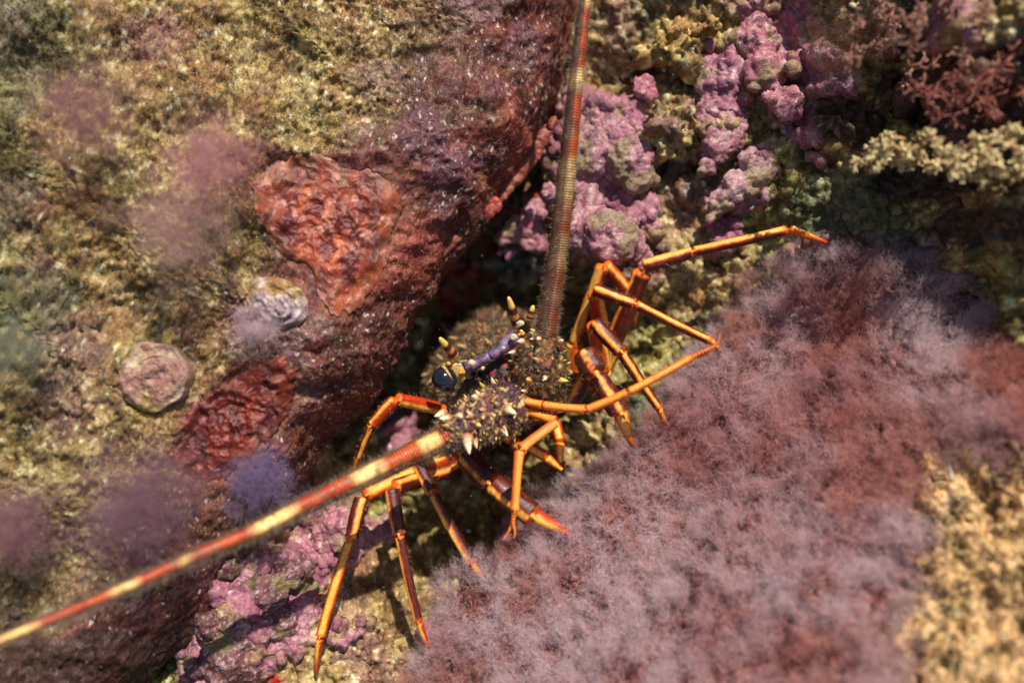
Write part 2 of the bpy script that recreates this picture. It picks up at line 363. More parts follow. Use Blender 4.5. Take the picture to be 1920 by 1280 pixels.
turf('algal_turf', R_G, R_N, R_C, R_bare+.0, 16000, .0014, .00055, 24,
     'sunlit yellow turf on the bare right end of the lower right boulder', 'turf')

# ------------------------------------------------------------ feathery pink algae
def feather_mesh(base, up, rad, stems, seed, colA, colB, wid=.00016, flat=.35):
    """bursts of branching filaments: base (n,3), up (n,3), rad (n)"""
    r = np.random.default_rng(seed); n = len(base)
    d = norm(np.repeat(up, stems, 0)+r.normal(size=(n*stems, 3))*.62)
    R = np.repeat(rad, stems)*r.uniform(.55, 1.05, n*stems); B = np.repeat(base, stems, 0)
    cA = np.repeat(colA, stems, 0); cB = np.repeat(colB, stems, 0)
    A = Acc(); V, F, CC = ribbons(B, d, R, wid*1.5, cA*.9, cB, 3, .25, seed); A.add(V, F, CC)
    ks = 9
    t = r.uniform(.25, 1, (n*stems, ks)).ravel()
    B2 = np.repeat(B, ks, 0)+np.repeat(d, ks, 0)*(np.repeat(R, ks)*t)[:, None]
    d2 = norm(np.repeat(d, ks, 0)*.8+r.normal(size=(len(B2), 3))*.65)
    c2 = mix(np.repeat(cA, ks, 0), np.repeat(cB, ks, 0), t)
    V, F, CC = ribbons(B2, d2, np.repeat(R, ks)*r.uniform(.2, .42, len(B2)), wid, c2, c2*1.1+.02, 2, .5, seed+1); A.add(V, F, CC)
    return A
# carpet on the right-hand boulder
r = np.random.default_rng(31)
wt = ((1-R_bare)*(R_px > 500)*(R_px < 2080)*(R_py > 300)*(R_py < 1420)*(R_q < .9)*np.linalg.norm(np.cross(np.gradient(R_G, axis=0), np.gradient(R_G, axis=1)), axis=-1)).ravel()
idx = r.choice(wt.size, 7600, p=wt/wt.sum())
b = R_G.reshape(-1, 3)[idx]; hgt = np.clip(.5+1.1*fbm(b*38+300, 3), 0, 1); b = b+R_N.reshape(-1, 3)[idx]*(hgt*.015*r.uniform(.2, 1, len(hgt)))[:, None]; u = norm(R_N.reshape(-1, 3)[idx]+np.array([-.1, .35, .1]))
f1 = sstep(-.45, .2, fbm(b*17+5, 3)); f2 = sstep(.0, .4, fbm(b*22+60, 3))*.8
LIL = lin('ded6da')*1.2; BRK = lin('dc8466'); ROSE = lin('deaeac')*1.02
cb = mix(mix(ROSE, LIL, f1), BRK, f2*.8); ca = mix(mix(lin('b48488'), ROSE, f1*.8), lin('b46c54'), f2)
A = feather_mesh(b, u, r.uniform(.0045, .009, len(b)), 11, 32, ca, cb)
tag(A.build('feathery_algae', M_alg), 'carpet of feathery pink and lilac algae over the lower right boulder', 'algae', kind='stuff')
# separate soft puffs on the left-hand rock
def nearest(Gs, Ns, x, y, pxs, pys, near=True):
    d2 = (pxs-x)**2+(pys-y)**2; c = np.argsort(d2.ravel())[:40]
    z = Gs.reshape(-1, 3)[c]; k = c[np.argmax(z[:, 2])]
    return Gs.reshape(-1, 3)[k], Ns.reshape(-1, 3)[k]
puffs = [(155,215,.021,'9a7a78','8a6870','brownish pink puff of feathery algae highest on the left rock',0),
 (400,300,.021,'a88684','a07888','pink puff of feathery algae just left of the upper red sponge',0),
 (335,430,.021,'a89088','987c80','pale pink puff of feathery algae below and left of the upper red sponge',0),
 (485,605,.011,'b8a8ac','a898a8','small pale grey puff of feathery algae beside the whitish shell',1),
 (270,940,.027,'8c7078','745c70','wide purple tuft of feathery algae below the ringed disc',0),
 (490,905,.013,'867690','74668c','compact violet tuft of feathery algae under the lower red sponge',1),
 (30,985,.017,'98787c','846874','mauve puff of feathery algae at the left edge, above the long antenna',0),
 (30,660,.013,'7c8474','6c7870','greenish grey puff of feathery algae at the left edge of the rock',0)]
for i, (x, y, R, h1, h2, lab, fine_) in enumerate(puffs):
    bpt, nn = nearest(L_G, L_N, x, y+10, L_px, L_py)
    r = np.random.default_rng(60+i); m = 190 if y > 850 else (120 if R > .015 else 70)
    up = norm(np.array([[0, .15, .5]])+r.normal(size=(m, 3)))
    ctr = P(x, y, -bpt[2]-R*1.0)
    bb = ctr+r.normal(size=(m, 3))*R*.36
    bb[:6] = bpt+r.normal(size=(6, 3))*.001; up[:6] = norm(np.array([[0, 0, 1.]])+r.normal(size=(6, 3))*.3)
    A = feather_mesh(bb, up, np.full(m, R*.62)*r.uniform(.6, 1.1, m), 12, 61+i, lin(h2)*np.array([1.8, 1.75, 1.65])*np.ones((m, 3)), lin(h1)*np.array([1.8, 1.75, 1.7])*np.ones((m, 3)), .00012)
    tag(A.build('algae_tuft', M_alg, origin=bpt), lab, 'algae', 'feathery algae tufts on the left rock')

# ------------------------------------------------------------ sponges, shells, lumps
def ico_dir(n=9000):
    k = np.arange(n)+.5; ph = np.arccos(1-2*k/n); th = math.pi*(1+5**.5)*k
    return np.stack([np.cos(th)*np.sin(ph), np.sin(th)*np.sin(ph), np.cos(ph)], -1)
def uvball(nu, nv):
    u = np.linspace(0, math.pi, nu); v = np.linspace(0, 2*math.pi, nv, endpoint=False)
    U, Vv = np.meshgrid(u, v, indexing='ij')
    return np.stack([np.sin(U)*np.cos(Vv), np.sin(U)*np.sin(Vv), np.cos(U)], -1), gridF(nu, nv, True)
def surface_patch(name, Gs, Ns, pxs, pys, poly, lift, colf, mat, n=150):
    """a crust that follows the rock it grows on, with its own thickness"""
    pl = np.array(poly, float); c = pl.mean(0); cl = catmull(np.vstack([pl, pl[:1]]), 200)[:-1]
    rr = np.linspace(0, 1, n)[:, None]; wv = 1+.07*noise(np.stack([cl[:, 0]*.05, cl[:, 1]*.05, 0*cl[:, 0]], -1))+.05*noise(np.stack([cl[:, 0]*.14, cl[:, 1]*.14, 0*cl[:, 0]], -1)); X = c[0]+((cl[:, 0]-c[0])*wv)[None]*rr; Y = c[1]+((cl[:, 1]-c[1])*wv)[None]*rr
    # sample a smoothed depth of the rock
    flat = (pxs > pl[:, 0].min()-40) & (pxs < pl[:, 0].max()+40) & (pys > pl[:, 1].min()-40) & (pys < pl[:, 1].max()+40)
    sx, sy, sz = pxs[flat], pys[flat], -Gs[..., 2][flat]
    H = 70; gi = np.clip(((sx-pl[:, 0].min()+40)/(np.ptp(pl[:, 0])+80)*H).astype(int), 0, H-1); gj = np.clip(((sy-pl[:, 1].min()+40)/(np.ptp(pl[:, 1])+80)*H).astype(int), 0, H-1)
    D = np.full((H, H), np.nan); o = np.argsort(-sz); D[gi[o], gj[o]] = sz[o]
    for _ in range(12):
        nanm = np.isnan(D)
        if not nanm.any(): break
        S = np.stack([np.roll(D, s, a) for s in (1, -1) for a in (0, 1)]); D[nanm] = np.nanmean(S, 0)[nanm]
    D = np.nan_to_num(D, nan=float(np.nanmean(sz)))
    for _ in range(3): D = (D+np.roll(D, 1, 0)+np.roll(D, -1, 0)+np.roll(D, 1, 1)+np.roll(D, -1, 1))/5
    fi = np.clip((X-pl[:, 0].min()+40)/(np.ptp(pl[:, 0])+80)*H-.5, 0, H-1.001); fj = np.clip((Y-pl[:, 1].min()+40)/(np.ptp(pl[:, 1])+80)*H-.5, 0, H-1.001)
    i0 = fi.astype(int); j0 = fj.astype(int); a = fi-i0; bq = fj-j0
    d = D[i0, j0]*(1-a)*(1-bq)+D[i0+1, j0]*a*(1-bq)+D[i0, j0+1]*(1-a)*bq+D[i0+1, j0+1]*a*bq
    d = d-lift*np.sqrt(np.clip(1-rr**6, 0, 1))+.002*(rr > .995)
    Gp = P(X, Y, d); Np = np.array([0, 0, 1.]); q = Gp
    Gp = Gp+Np*((fbm(q*90, 4)*.0024+(1-np.abs(fbm(q*150+5, 2))*2)*.0014+noise(q*700)*.0003)*(1-rr**10))[..., None]
    return mesh_obj(name, Gp, gridF(n, len(cl), True), colf(q, rr+0*X).reshape(-1, 3), mat)
def sponge_col(q, rr):  # maroon shadow mottling and pinkish highlights are painted into the colour
    a = fbm(q*80+3, 3); c = mix(lin('8c3a26'), lin('b4562e'), sstep(-.2, .4, a)); c = mix(c, lin('581c20'), sstep(-.12, .25, fbm(q*np.array([130, 70, 90])+40, 3))*.85)
    c = mix(c, lin('a85030'), sstep(.86, 1, rr)*.5); c = mix(c, lin('6a4a34'), sstep(.55, 1.25, rr+.5*fbm(q*120+77, 3))*.8); return mix(c, lin('d0907c'), sstep(.12, .4, fbm(q*190+9, 3))*.6)
def sponge_col2(q, rr): return sponge_col(q, rr)*np.array([.55, .36, .36])
p1 = [(474,345),(520,305),(590,288),(650,312),(715,330),(755,385),(735,440),(722,500),(690,560),(640,590),(600,560),(580,500),(535,480),(500,430),(476,395)]
p2 = [(352,765),(420,722),(470,688),(520,672),(552,700),(548,750),(520,805),(470,850),(410,900),(350,890),(322,860),(345,815)]
tag(surface_patch('sponge', L_G, L_N, L_px, L_py, p1, .0007, sponge_col, M_spo), 'large glossy orange-red sponge sheet on the left rock, the upper of two', 'sponge')
tag(surface_patch('sponge', L_G, L_N, L_px, L_py, p2, .0005, sponge_col2, M_spo), 'dark blood-red sponge sheet on the left rock, lower and smaller, beside the ringed disc', 'sponge')
# ringed disc and shell
def disc(name, x, y, rpx, colf, label, cat, ecc=1, rot=0):
    bpt, nn = nearest(L_G, L_N, x, y, L_px, L_py); d = -bpt[2]+.0008
    nr, na = 70, 120; rr = np.linspace(0, 1, nr)[:, None]; th = np.linspace(0, 2*math.pi, na, endpoint=False)[None]
    R = rpx*K*d; wob = 1+.05*np.sin(3*th+1)+.03*np.sin(7*th)
    X = R*rr*np.cos(th)*wob; Y = R*rr*np.sin(th)*wob*ecc; c, s = math.cos(rot), math.sin(rot); X, Y = X*c-Y*s, X*s+Y*c
    ctr = np.array([.18*R, -.02*R]); e = np.hypot(X-ctr[0], Y-ctr[1])/R
    Z = .0024*np.sqrt(np.clip(1-rr**4, 0, 1))+.0003*np.sin(e*15+1.5*np.arctan2(Y-ctr[1], X-ctr[0])*(e < .6)+2*fbm(np.stack([X*120, Y*120, 0*X], -1), 2))*(rr < .95)-.0013*np.exp(-((X-.25*R)**2+(Y+.05*R)**2)/(2*(.2*R)**2))
    ce = P(x, y, d); Gp = np.stack([ce[0]+X, ce[1]+Y, ce[2]+Z+.0*X], -1); Gp[..., 2] += fbm(Gp*110, 4)*.0034
    Gp[-1, :, 2] -= .006
    return tag(mesh_obj(name, Gp, gridF(nr, na, True), colf(Gp, e).reshape(-1, 3), M_cor), label, cat)
def disc_col(q, e):
    c = mix(lin('a47c68'), lin('8c5a58'), sstep(-.4, .8, np.sin(e*15+3*fbm(q*100, 2)))*.6); c = mix(c, lin('c8b898'), sstep(0, .4, fbm(q*90, 3))*.6); c = mix(c, lin('5a4238'), sstep(.2, .5, fbm(q*130+7, 3))*.7); return mix(c, turf_color(q, 3), sstep(.0, .25, fbm(q*70+99, 4)+.6*(e-.8)))
disc('encrusting_disc', 288, 705, 66, disc_col, 'round ringed pinkish beige disc stuck on the left rock beside the lower sponge', 'shell')
def shell():
    bpt, nn = nearest(L_G, L_N, 520, 570, L_px, L_py); d = -bpt[2]-.0005; s = K*d
    nr, na = 60, 90; t = np.linspace(0, 1, nr)[:, None]; a = np.linspace(0, math.pi*2, na, endpoint=False)[None]
    # a low limpet-like cone: apex toward the lower right, ribs running from it
    R = 62*s; X = R*(t*np.cos(a))+(1-t)*18*s; Y = R*.72*(t*np.sin(a))-(1-t)*8*s; rib = .0006*np.cos(a*9+1.5*t)*t+.0005*np.cos(t*17+.6*np.sin(a*2))
    Z = .0055*(1-t)**.8+rib+0*a; c0, s0 = math.cos(-.5), math.sin(-.5); X, Y = X*c0-Y*s0, X*s0+Y*c0
    ce = P(518, 566, d); Gp = np.stack([ce[0]+X, ce[1]+Y, ce[2]+Z], -1); Gp[..., 2] += fbm(Gp*120, 4)*.003; Gp[-1, :, 2] -= .006
    C = mix(lin('a89490'), lin('7e6474'), sstep(-.2, .5, np.cos(a*11)*.15+fbm(Gp*120, 3))); C = mix(C, lin('e4dcd0'), sstep(.3, .8, np.cos(t*17+.6*np.sin(a*2)))*.35)
    C = mix(C, turf_color(Gp, 3), sstep(.0, .3, fbm(Gp*70+99, 4)+.5*(t-.8)))
    tag(mesh_obj('shell', Gp, gridF(nr, na, True), C.reshape(-1, 3), M_cor), 'whitish ribbed shell lodged on the left rock under the upper sponge', 'shell')
shell()
# lumps of pink coralline crust on the reef
dg = bpy.context.evaluated_depsgraph_get
def lump(name, blobs, label, cat, colf, mat=M_cor, vox=.0008, amp=.0012, group=None):
    blobs = [(b[0], b[1], b[2]-(.021 if b[0] > 1030 and b[1] < 500 and b[2] > .36 else 0), b[3], b[4]) for b in blobs]
    A = Acc(); S, SF = uvball(14, 20)
    rb = np.random.default_rng(int(blobs[0][0])); blobs = list(blobs)+[(b[0]+rb.normal()*b[3]*.75, b[1]+rb.normal()*b[3]*.75, b[2]-rb.uniform(-.002, .006), b[3]*rb.uniform(.35, .65), b[4]) for b in blobs for _ in range(1 if amp > .001 else 0)]
    for (x, y, d, rp, sq) in blobs:
        c = P(x, y, d); A.add(c+np.array([0, 0, -.0085])+S*np.array([1, 1, sq*.72])*rp*K*d, SF, np.zeros(3))
    tmp = A.build('tmp', mat); md = tmp.modifiers.new('r', 'REMESH'); md.mode = 'VOXEL'; md.voxel_size = vox
    sm = tmp.modifiers.new('s', 'SMOOTH'); sm.iterations = 10; sm.factor = .6
    ob = tmp.evaluated_get(dg()); me = bpy.data.meshes.new_from_object(ob); W0 = np.array(tmp.location)
    n = len(me.vertices); V = np.zeros(n*3, np.float32); me.vertices.foreach_get('co', V); V = V.reshape(-1, 3)+W0
    Nn = np.zeros(n*3, np.float32); me.vertices.foreach_get('normal', Nn); Nn = Nn.reshape(-1, 3)@ROT
    F = np.zeros(len(me.loops), np.int32); me.loops.foreach_get('vertex_index', F); tot = np.zeros(len(me.polygons), np.int32); me.polygons.foreach_get('loop_total', tot)
    if (tot == 4).all(): F = F.reshape(-1, 4)
    V = (V-CAM_LOC)@ROT
    bpy.data.objects.remove(tmp); bpy.data.meshes.remove(me)
    q = V; ter = fbm(q*95+210, 4)*5; tf = ter-np.floor(ter); V = V+Nn*((np.floor(ter)+sstep(0, .22, tf))/5*amp*2.5)[:, None]+Nn*(fbm(q*150, 4)*amp*1.6+np.abs(noise(q*130+9))*amp*1.6-np.abs(noise(q*330+19))*amp*.8)[:, None]
    return tag(mesh_obj(name, V, F, colf(q, Nn), mat), label, cat, group)
def pinkcol(h1, h2, sp=.3):
    def f(q, n):
        c = mix(lin(h1), lin(h2), sstep(-.35, .35, fbm(q*130+4, 3)))*np.array([.86, .76, .62]); c = mix(c, lin('6a3448'), sstep(.15, .45, fbm(q*90+44, 3))*.7)
        c = mix(c, lin('e0c0c0'), sstep(.20, .38, fbm(q*300, 3))*(sp+.25)); c = c*(1-.5*sstep(.0, .4, fbm(q*210+70, 4)))[..., None]; ter = fbm(q*95+210, 4)*5; tf = ter-np.floor(ter); c = mix(c, lin('dcc0bc'), np.exp(-((tf-.2)/.07)**2)*.6); return mix(c, lin('8a7a50'), sstep(.04, .26, fbm(q*75+70, 3))*.75)*.88
    return f
GRP = 'lumps of pink coralline crust on the reef'
pc = pinkcol('a86a84', 'c08aa0')
lump('coralline_lump', [(1110,285,.385,45,.8),(1165,250,.385,50,.7),(1190,290,.38,48,.8),(1200,325,.38,30,.9),(1130,240,.388,52,.5),(1090,330,.388,35,.6)], 'big smooth pink coralline lump just right of the upright antenna, upper of the pair', 'coralline algae', pc, group=GRP)
lump('coralline_lump', [(1105,430,.378,48,.8),(1150,440,.372,52,.8),(1110,380,.38,32,.7),(1185,455,.376,34,.7),(1205,480,.38,25,.7)], 'rounded mauve coralline lump right of the upright antenna, directly above the bent orange knee', 'coralline algae', pc, group=GRP)
lump('coralline_lump', [(975,425,.385,26,.7),(945,440,.385,20,.7),(1005,390,.385,26,.7),(1000,440,.385,28,.6),(955,470,.39,14,.8)], 'small knobbly pink coralline lump left of the upright antenna', 'coralline algae', pinkcol('b87090', 'c888a0'), group=GRP)
lump('coralline_lump', [(1345,150,.375,34,.8),(1350,200,.375,38,.8),(1365,250,.372,40,.7),(1385,215,.375,32,.7),(1345,270,.375,28,.7),(1330,110,.378,30,.7),(1400,165,.375,26,.8)], 'tall mottled pink coralline column below the top edge, right of centre', 'coralline algae', pc, group=GRP)
lump('coralline_lump', [(1360,370,.372,26,.7),(1395,340,.37,30,.7),(1435,320,.37,34,.6),(1420,300,.37,26,.8),(1345,395,.375,18,.7)], 'pale lilac coralline ridge slanting down below the mottled column', 'coralline algae', pinkcol('c090a4', 'd0a8b8', .5), group=GRP)
lump('coralline_lump', [(1430,60,.368,46,.7),(1480,40,.36,50,.6),(1450,120,.365,40,.6),(1500,100,.36,45,.6),(1550,140,.35,42,.6),(1490,180,.362,36,.6),(1570,190,.35,26,.8)], 'broad magenta pink coralline mass at the top edge, right of centre', 'coralline algae', pinkcol('b06a84', 'c87e98', .5), group=GRP)
lump('coralline_lump', [(1212,150,.38,20,.8),(1225,165,.38,14,.8),(1200,140,.38,12,.8)], 'little bright pink coralline knob between the mottled column and the upright antenna', 'coralline algae', pinkcol('c06a88', 'd080a0'), group=GRP)
lump('coralline_lump', [(630,990,.35,32,.6),(600,1020,.35,30,.5),(660,960,.352,24,.6),(580,975,.352,28,.5)], 'pink coralline lump behind the knee of the leftmost lobster leg', 'coralline algae', pinkcol('a86480', 'c8889c', .5), group=GRP)
lump('coralline_lump', [(530,1085,.337,46,.5),(480,1130,.33,50,.5),(500,1180,.328,40,.5),(430,1210,.322,48,.5),(400,1260,.318,46,.5),(560,1110,.34,26,.6),(450,1270,.322,30,.6)], 'long mauve coralline ridge at the bottom, left of the leftmost lobster foot', 'coralline algae', pinkcol('6e4248', '845860', .1), group=GRP)  # darker pinks: the lower-left shade is carried by the crust colour
lump('coralline_lump', [(840,1195,.332,20,.7),(825,1212,.334,16,.6),(860,1180,.334,14,.6)], 'small pink coralline knob at the foot tip by the boulder edge', 'coralline algae', pinkcol('b8607c', 'c87890'), group=GRP)
yc = lambda q, n: turf_color(q, 12)*.9
lump('rubble_stone', [(1265,225,.375,34,.7),(1290,245,.375,28,.7),(1250,260,.378,24,.7),(1300,200,.38,22,.7)], 'sandy olive stone between the smooth pink lump and the mottled column', 'stone', yc, M_rock, amp=.0042, group='olive stones on the reef')
lump('rubble_stone', [(1265,60,.375,30,.7),(1290,85,.375,24,.7),(1240,80,.378,22,.7),(1330,30,.37,22,.7)], 'yellowish knobbly stone near the top edge above the bright pink knob', 'stone', lambda q, n: yc(q, n)*np.array([1.25, 1.2, .95]), M_rock, amp=.0042, group='olive stones on the reef')
lump('rubble_stone', [(985,495,.41,30,.6),(960,505,.41,20,.6),(1010,505,.412,20,.6)], 'grey pitted stone left of the upright antenna, under the knobbly pink lump', 'stone', lambda q, n: mix(lin('8a8870'), lin('4a4a3c'), sstep(0, .4, fbm(q*150, 3))), M_rock, amp=.0042, group='olive stones on the reef')
lump('rock', [(1830,90,.300,70,.9),(1930,60,.29,80,.9),(1760,150,.315,45,.8),(1900,200,.295,60,.8),(1820,215,.300,45,.7),(1990,250,.29,70,.8),(1960,130,.285,70,.8),(2080,180,.28,90,.8),(2060,20,.28,90,.8),(1720,40,.315,50,.7)],
     'dark brown rock ledge in the upper right corner under the branching seaweeds', 'rock', lambda q, n: mix(mix(lin('4a3020'), lin('7a4c44'), sstep(-.3, .3, fbm(q*90, 4))), lin('2a1c14'), sstep(0, .4, fbm(q*60+9, 3))), M_rock, vox=.0012, amp=.0035)
# thin salmon lips and a frill on the overhang
def chain(pts, n=14, f=1.0):
    a = catmull(pts, n); return [(p[0], p[1], p[2], p[3]*f, .55) for p in a]
def lipcol(q, n): return mix(lin('843c2c'), lin('a86450'), sstep(-.2, .3, fbm(q*70, 2)))
lump('sponge', chain([(1040,215,.368,7),(1018,250,.366,13),(996,285,.365,17),(972,315,.364,17),(950,345,.363,15),(934,372,.361,9)], 26), 'thin salmon sponge lip along the edge of the overhang, beside the upright antenna', 'sponge', lipcol, M_spo, vox=.0007, amp=.0008)
lump('sponge', [(928,378,.35,16,.6),(915,392,.35,12,.6)], 'small bright orange sponge tongue just above the ragged frill', 'sponge', lambda q, n: mix(lin('b03c20')+0*q, lin('7a3024'), sstep(-.1, .3, fbm(q*200, 2))), M_spo, vox=.0007, amp=.0006)
lump('sponge', chain([(862,432,.35,5),(848,446,.347,12),(825,462,.345,15),(805,482,.344,14),(785,500,.343,11),(765,522,.342,4)], 22), 'dull orange sponge fold hanging under the overhang, left of the ragged frill', 'sponge', lambda q, n: lipcol(q, n)*.8, M_spo, vox=.0007, amp=.0008)

# ------------------------------------------------------------ branching seaweeds
def tubeF(n, k): return gridF(n, k, True)
def branch(A, p, d, L, r0, depth, r, col, tip, spread=.7, kink=.25):
    nseg = 4; pts = [p]; dd = d.copy()
    for i in range(nseg):
        dd = norm(dd+r.normal(size=3)*kink); pts.append(pts[-1]+dd*L/nseg)
    pts = np.array(pts); k = 6; th = np.linspace(0, 2*math.pi, k, endpoint=False)
    s = norm(np.cross(dd, r.normal(size=3))); b = np.cross(dd, s)
    rad = r0*np.linspace(1, .75, nseg+1)*(1+.18*r.normal(size=nseg+1)); 
    if depth == 0: rad[-1] *= .45
    V = pts[:, None]+(s*np.cos(th)[:, None]+b*np.sin(th)[:, None])[None]*rad[:, None, None]
    t = 1-depth/4; c = col*(1-t)+tip*t
    A.add(V, tubeF(nseg+1, k), c*r.uniform(.75, 1.25))
    if depth > 0:
        for _ in range(r.integers(2, 4)): branch(A, pts[-1], norm(dd+r.normal(size=3)*spread), L*r.uniform(.65, .95), r0*.82, depth-1, r, col, tip, spread, kink)
def weed(name, starts, L, r0, depth, col, tip, seed, label, spread=.7, cat='seaweed'):
    r = np.random.default_rng(seed); A = Acc()
    for (x, y, d, dx, dy, dz) in starts: branch(A, P(x, y, d), norm(np.array([dx, dy, dz], float)), L, r0, depth, r, col, tip, spread)
    return tag(A.build(name, M_cor, origin=P(*starts[0][:3])), label, cat)
r = np.random.default_rng(5)
st = [(1915-i*6.6+r.uniform(-14, 14), 285+r.uniform(-48, 48)*(1-i/60)+i*.1, .278+.0006*i*.5+r.uniform(-.004, .012), -.5+r.uniform(-.4, .3), r.uniform(-.9, .7), .7) for i in range(44)]
weed('coralline_seaweed', st, .0029, .00095, 4, lin('a8784c'), lin('dcc890'), 41, 'bushy cream-tipped branching seaweed jutting from the right edge', .8)
st = [(1800+r.uniform(-60, 110), 170+r.uniform(-30, 40), .285, r.uniform(-1, .5), r.uniform(-.6, .7), .5) for i in range(14)]
weed('red_seaweed', st, .0048, .00048, 3, lin('782c26'), lin('a86858'), 42, 'red branching seaweed above the cream-tipped seaweed at the right edge')
st = [(1830+r.uniform(-50, 60), 330+r.uniform(0, 20), .325, r.uniform(-.6, .3), -1, .4) for i in range(6)]
weed('red_seaweed', st, .0062, .0005, 3, lin('702420'), lin('a04838'), 43, 'dark red branching seaweed hanging below the cream-tipped seaweed')
st = [(1600+i*9+r.uniform(-15, 15), 55+r.uniform(-60, 70)+i*.5, .300+r.uniform(-.02, .012), r.uniform(-.8, .2), r.uniform(-.7, .3), .7) for i in range(38)]
weed('coralline_seaweed', st, .0033, .0007, 4, lin('7a4038'), lin('b0806a'), 44, 'brownish pink branching seaweed along the top right corner', .8)
# fuzzy brown bushes on the back reef
def bush(x, y, d, R, h1, h2, lab, seed, m=40):
    r = np.random.default_rng(seed); bpt = P(x, y, d); up = norm(np.array([[-.1, -.1, 1.]])+r.normal(size=(m, 3))*.7)
    bb = bpt+r.normal(size=(m, 3))*np.array([R*.35, R*.25, .001])
    A = feather_mesh(bb, up, np.full(m, R*.7)*r.uniform(.6, 1.1, m), 10, seed, lin(h2)*np.ones((m, 3)), lin(h1)*np.ones((m, 3)), .0002)
    tag(A.build('algae_tuft', M_alg, origin=bpt), lab, 'algae')
bush(1155,120,.372,.013,'8a6a50','4a3020','brown feathery tuft on the reef just right of the upright antenna', 71)
bush(1560,90,.325,.016,'9a7a68','6a4438','brown feathery tuft in front of the magenta pink coralline mass', 72)
bush(1650,60,.315,.015,'a0806c','704838','tan feathery tuft at the top, left of the brownish pink branching seaweed', 73)
bush(900,400,.345,.006,'c08078','904848','tiny pink ragged frill hanging from the point of the overhang', 74, 16)
bush(1290,520,.375,.010,'80705c','50402c','dull brown tuft on the reef under the longest orange leg', 75)

# ------------------------------------------------------------ the spiny lobster
Zc = np.array([0, 0, 1.])
YEL = lin('ffc052'); ORA = lin('ec680e'); RED = lin('b8340a'); DARK = lin('50180e'); PURP = lin('3c1418'); CREAM = lin('f4d890')
lob = empty('spiny_lobster', P(945, 800, .39))
tag(lob, 'spiny lobster with banded antennae and orange-striped legs crouched in the dark cleft', 'lobster')
def frame(a):
    s = norm(np.cross(a, Zc)); f = np.cross(s, a); return s, f
def seg_tube(A, p0, p1, r0, r1, colf, k=28, n=26, flare=.16, flat=1.0, ends=(.5, .5), mid=.06):
    a = p1-p0; L = np.linalg.norm(a); a = a/L; s, f = frame(a)
    t = np.linspace(0, 1, n); t = (1-np.cos(t*math.pi))/2*.5+t*.5
    r = r0+(r1-r0)*t+(r0+r1)/2*(mid*np.sin(t*math.pi)+flare*np.exp(-((t-.96)/.07)**2)*.45)
    capw0 = r0*ends[0]/L; capw1 = r1*ends[1]/L
    r = r*np.sqrt(np.clip(1-np.clip(1-t/max(capw0, 1e-4), 0, 1)**2, 0, 1)+1e-4)*np.sqrt(np.clip(1-np.clip(1-(1-t)/max(capw1, 1e-4), 0, 1)**2, 0, 1)+1e-4)
    th = np.linspace(-math.pi, math.pi, k, endpoint=False)
    bow = norm(f*.4+s*.3+0*a)*L*.012*np.sin(t*math.pi)[:, None]
    V = p0+bow[:, None]+a*(t*L)[:, None, None]+((f*np.cos(th)[:, None]*flat)+(s*np.sin(th)[:, None]))[None]*r[:, None, None]
    T, TH = np.meshgrid(t, np.degrees(th), indexing='ij')
    V = V+(fbm(V*260, 2)*r0*.07)[..., None]*norm(V-(p0+a*(t*L)[:, None, None]))
    A.add(V, gridF(n, k, True), colf(T, TH, V).reshape(-1, 3))
    if flare >= .18 and r0 > .0018:      # the little tooth over each knee
        tip = p0+a*L*.97+f*r1*.85; d = norm(a+f*.5); kk = 8; tq = np.linspace(0, 1, 5); h = r1*.9; ph = np.linspace(0, 2*math.pi, kk, endpoint=False)
        VV = tip+d*(tq*h)[:, None, None]+((s*np.cos(ph)[:, None]+np.cross(d, s)*np.sin(ph)[:, None])[None])*(r1*.3*(1-tq)+1e-5)[:, None, None]
        A.add(VV, gridF(5, kk, True), lin('e89038'))
def legcol(ang, hw, base, joint=.07, tipc=None):
    bc = {'d': DARK, 'o': ORA, 'r': RED, 'p': PURP}[base]
    def f(T, TH, V):
        dth = np.abs((TH-ang+180) % 360-180)+fbm(V*300, 2)*12+fbm(V*1100, 2)*6
        c = mix(bc+0*V, RED, (1-sstep(hw*.9, hw*1.35, dth))); c = mix(c, ORA, 1-sstep(hw*.75, hw*1.1, dth)); c = mix(c, YEL, 1-sstep(hw*.35, hw*.9, dth))
        st_ = noise(np.stack([TH*.11+ang, T*2.2, 0*T+hw], -1)); c = mix(c, c*.6, sstep(.1, .4, st_)*.5); c = mix(c, ORA*.8, sstep(.12, .42, -st_)*.15)
        if base == 'd': # a second narrow stripe on the far side
            d2 = np.abs((TH-ang-150+180) % 360-180); c = mix(c, ORA, 1-sstep(10, 20, d2))
        je = np.maximum(sstep(1-joint, 1-joint*.4, T), 1-sstep(joint*.25, joint*.7, T)); c = mix(c, ORA, je*(.9 if base != 'p' else .5))
        spk = sstep(.25, .5, fbm(V*700, 2)); c = mix(c, c*.55, spk*.5)
        if tipc is not None: c = mix(c, tipc, sstep(.35, .95, T))
        return c
    return f
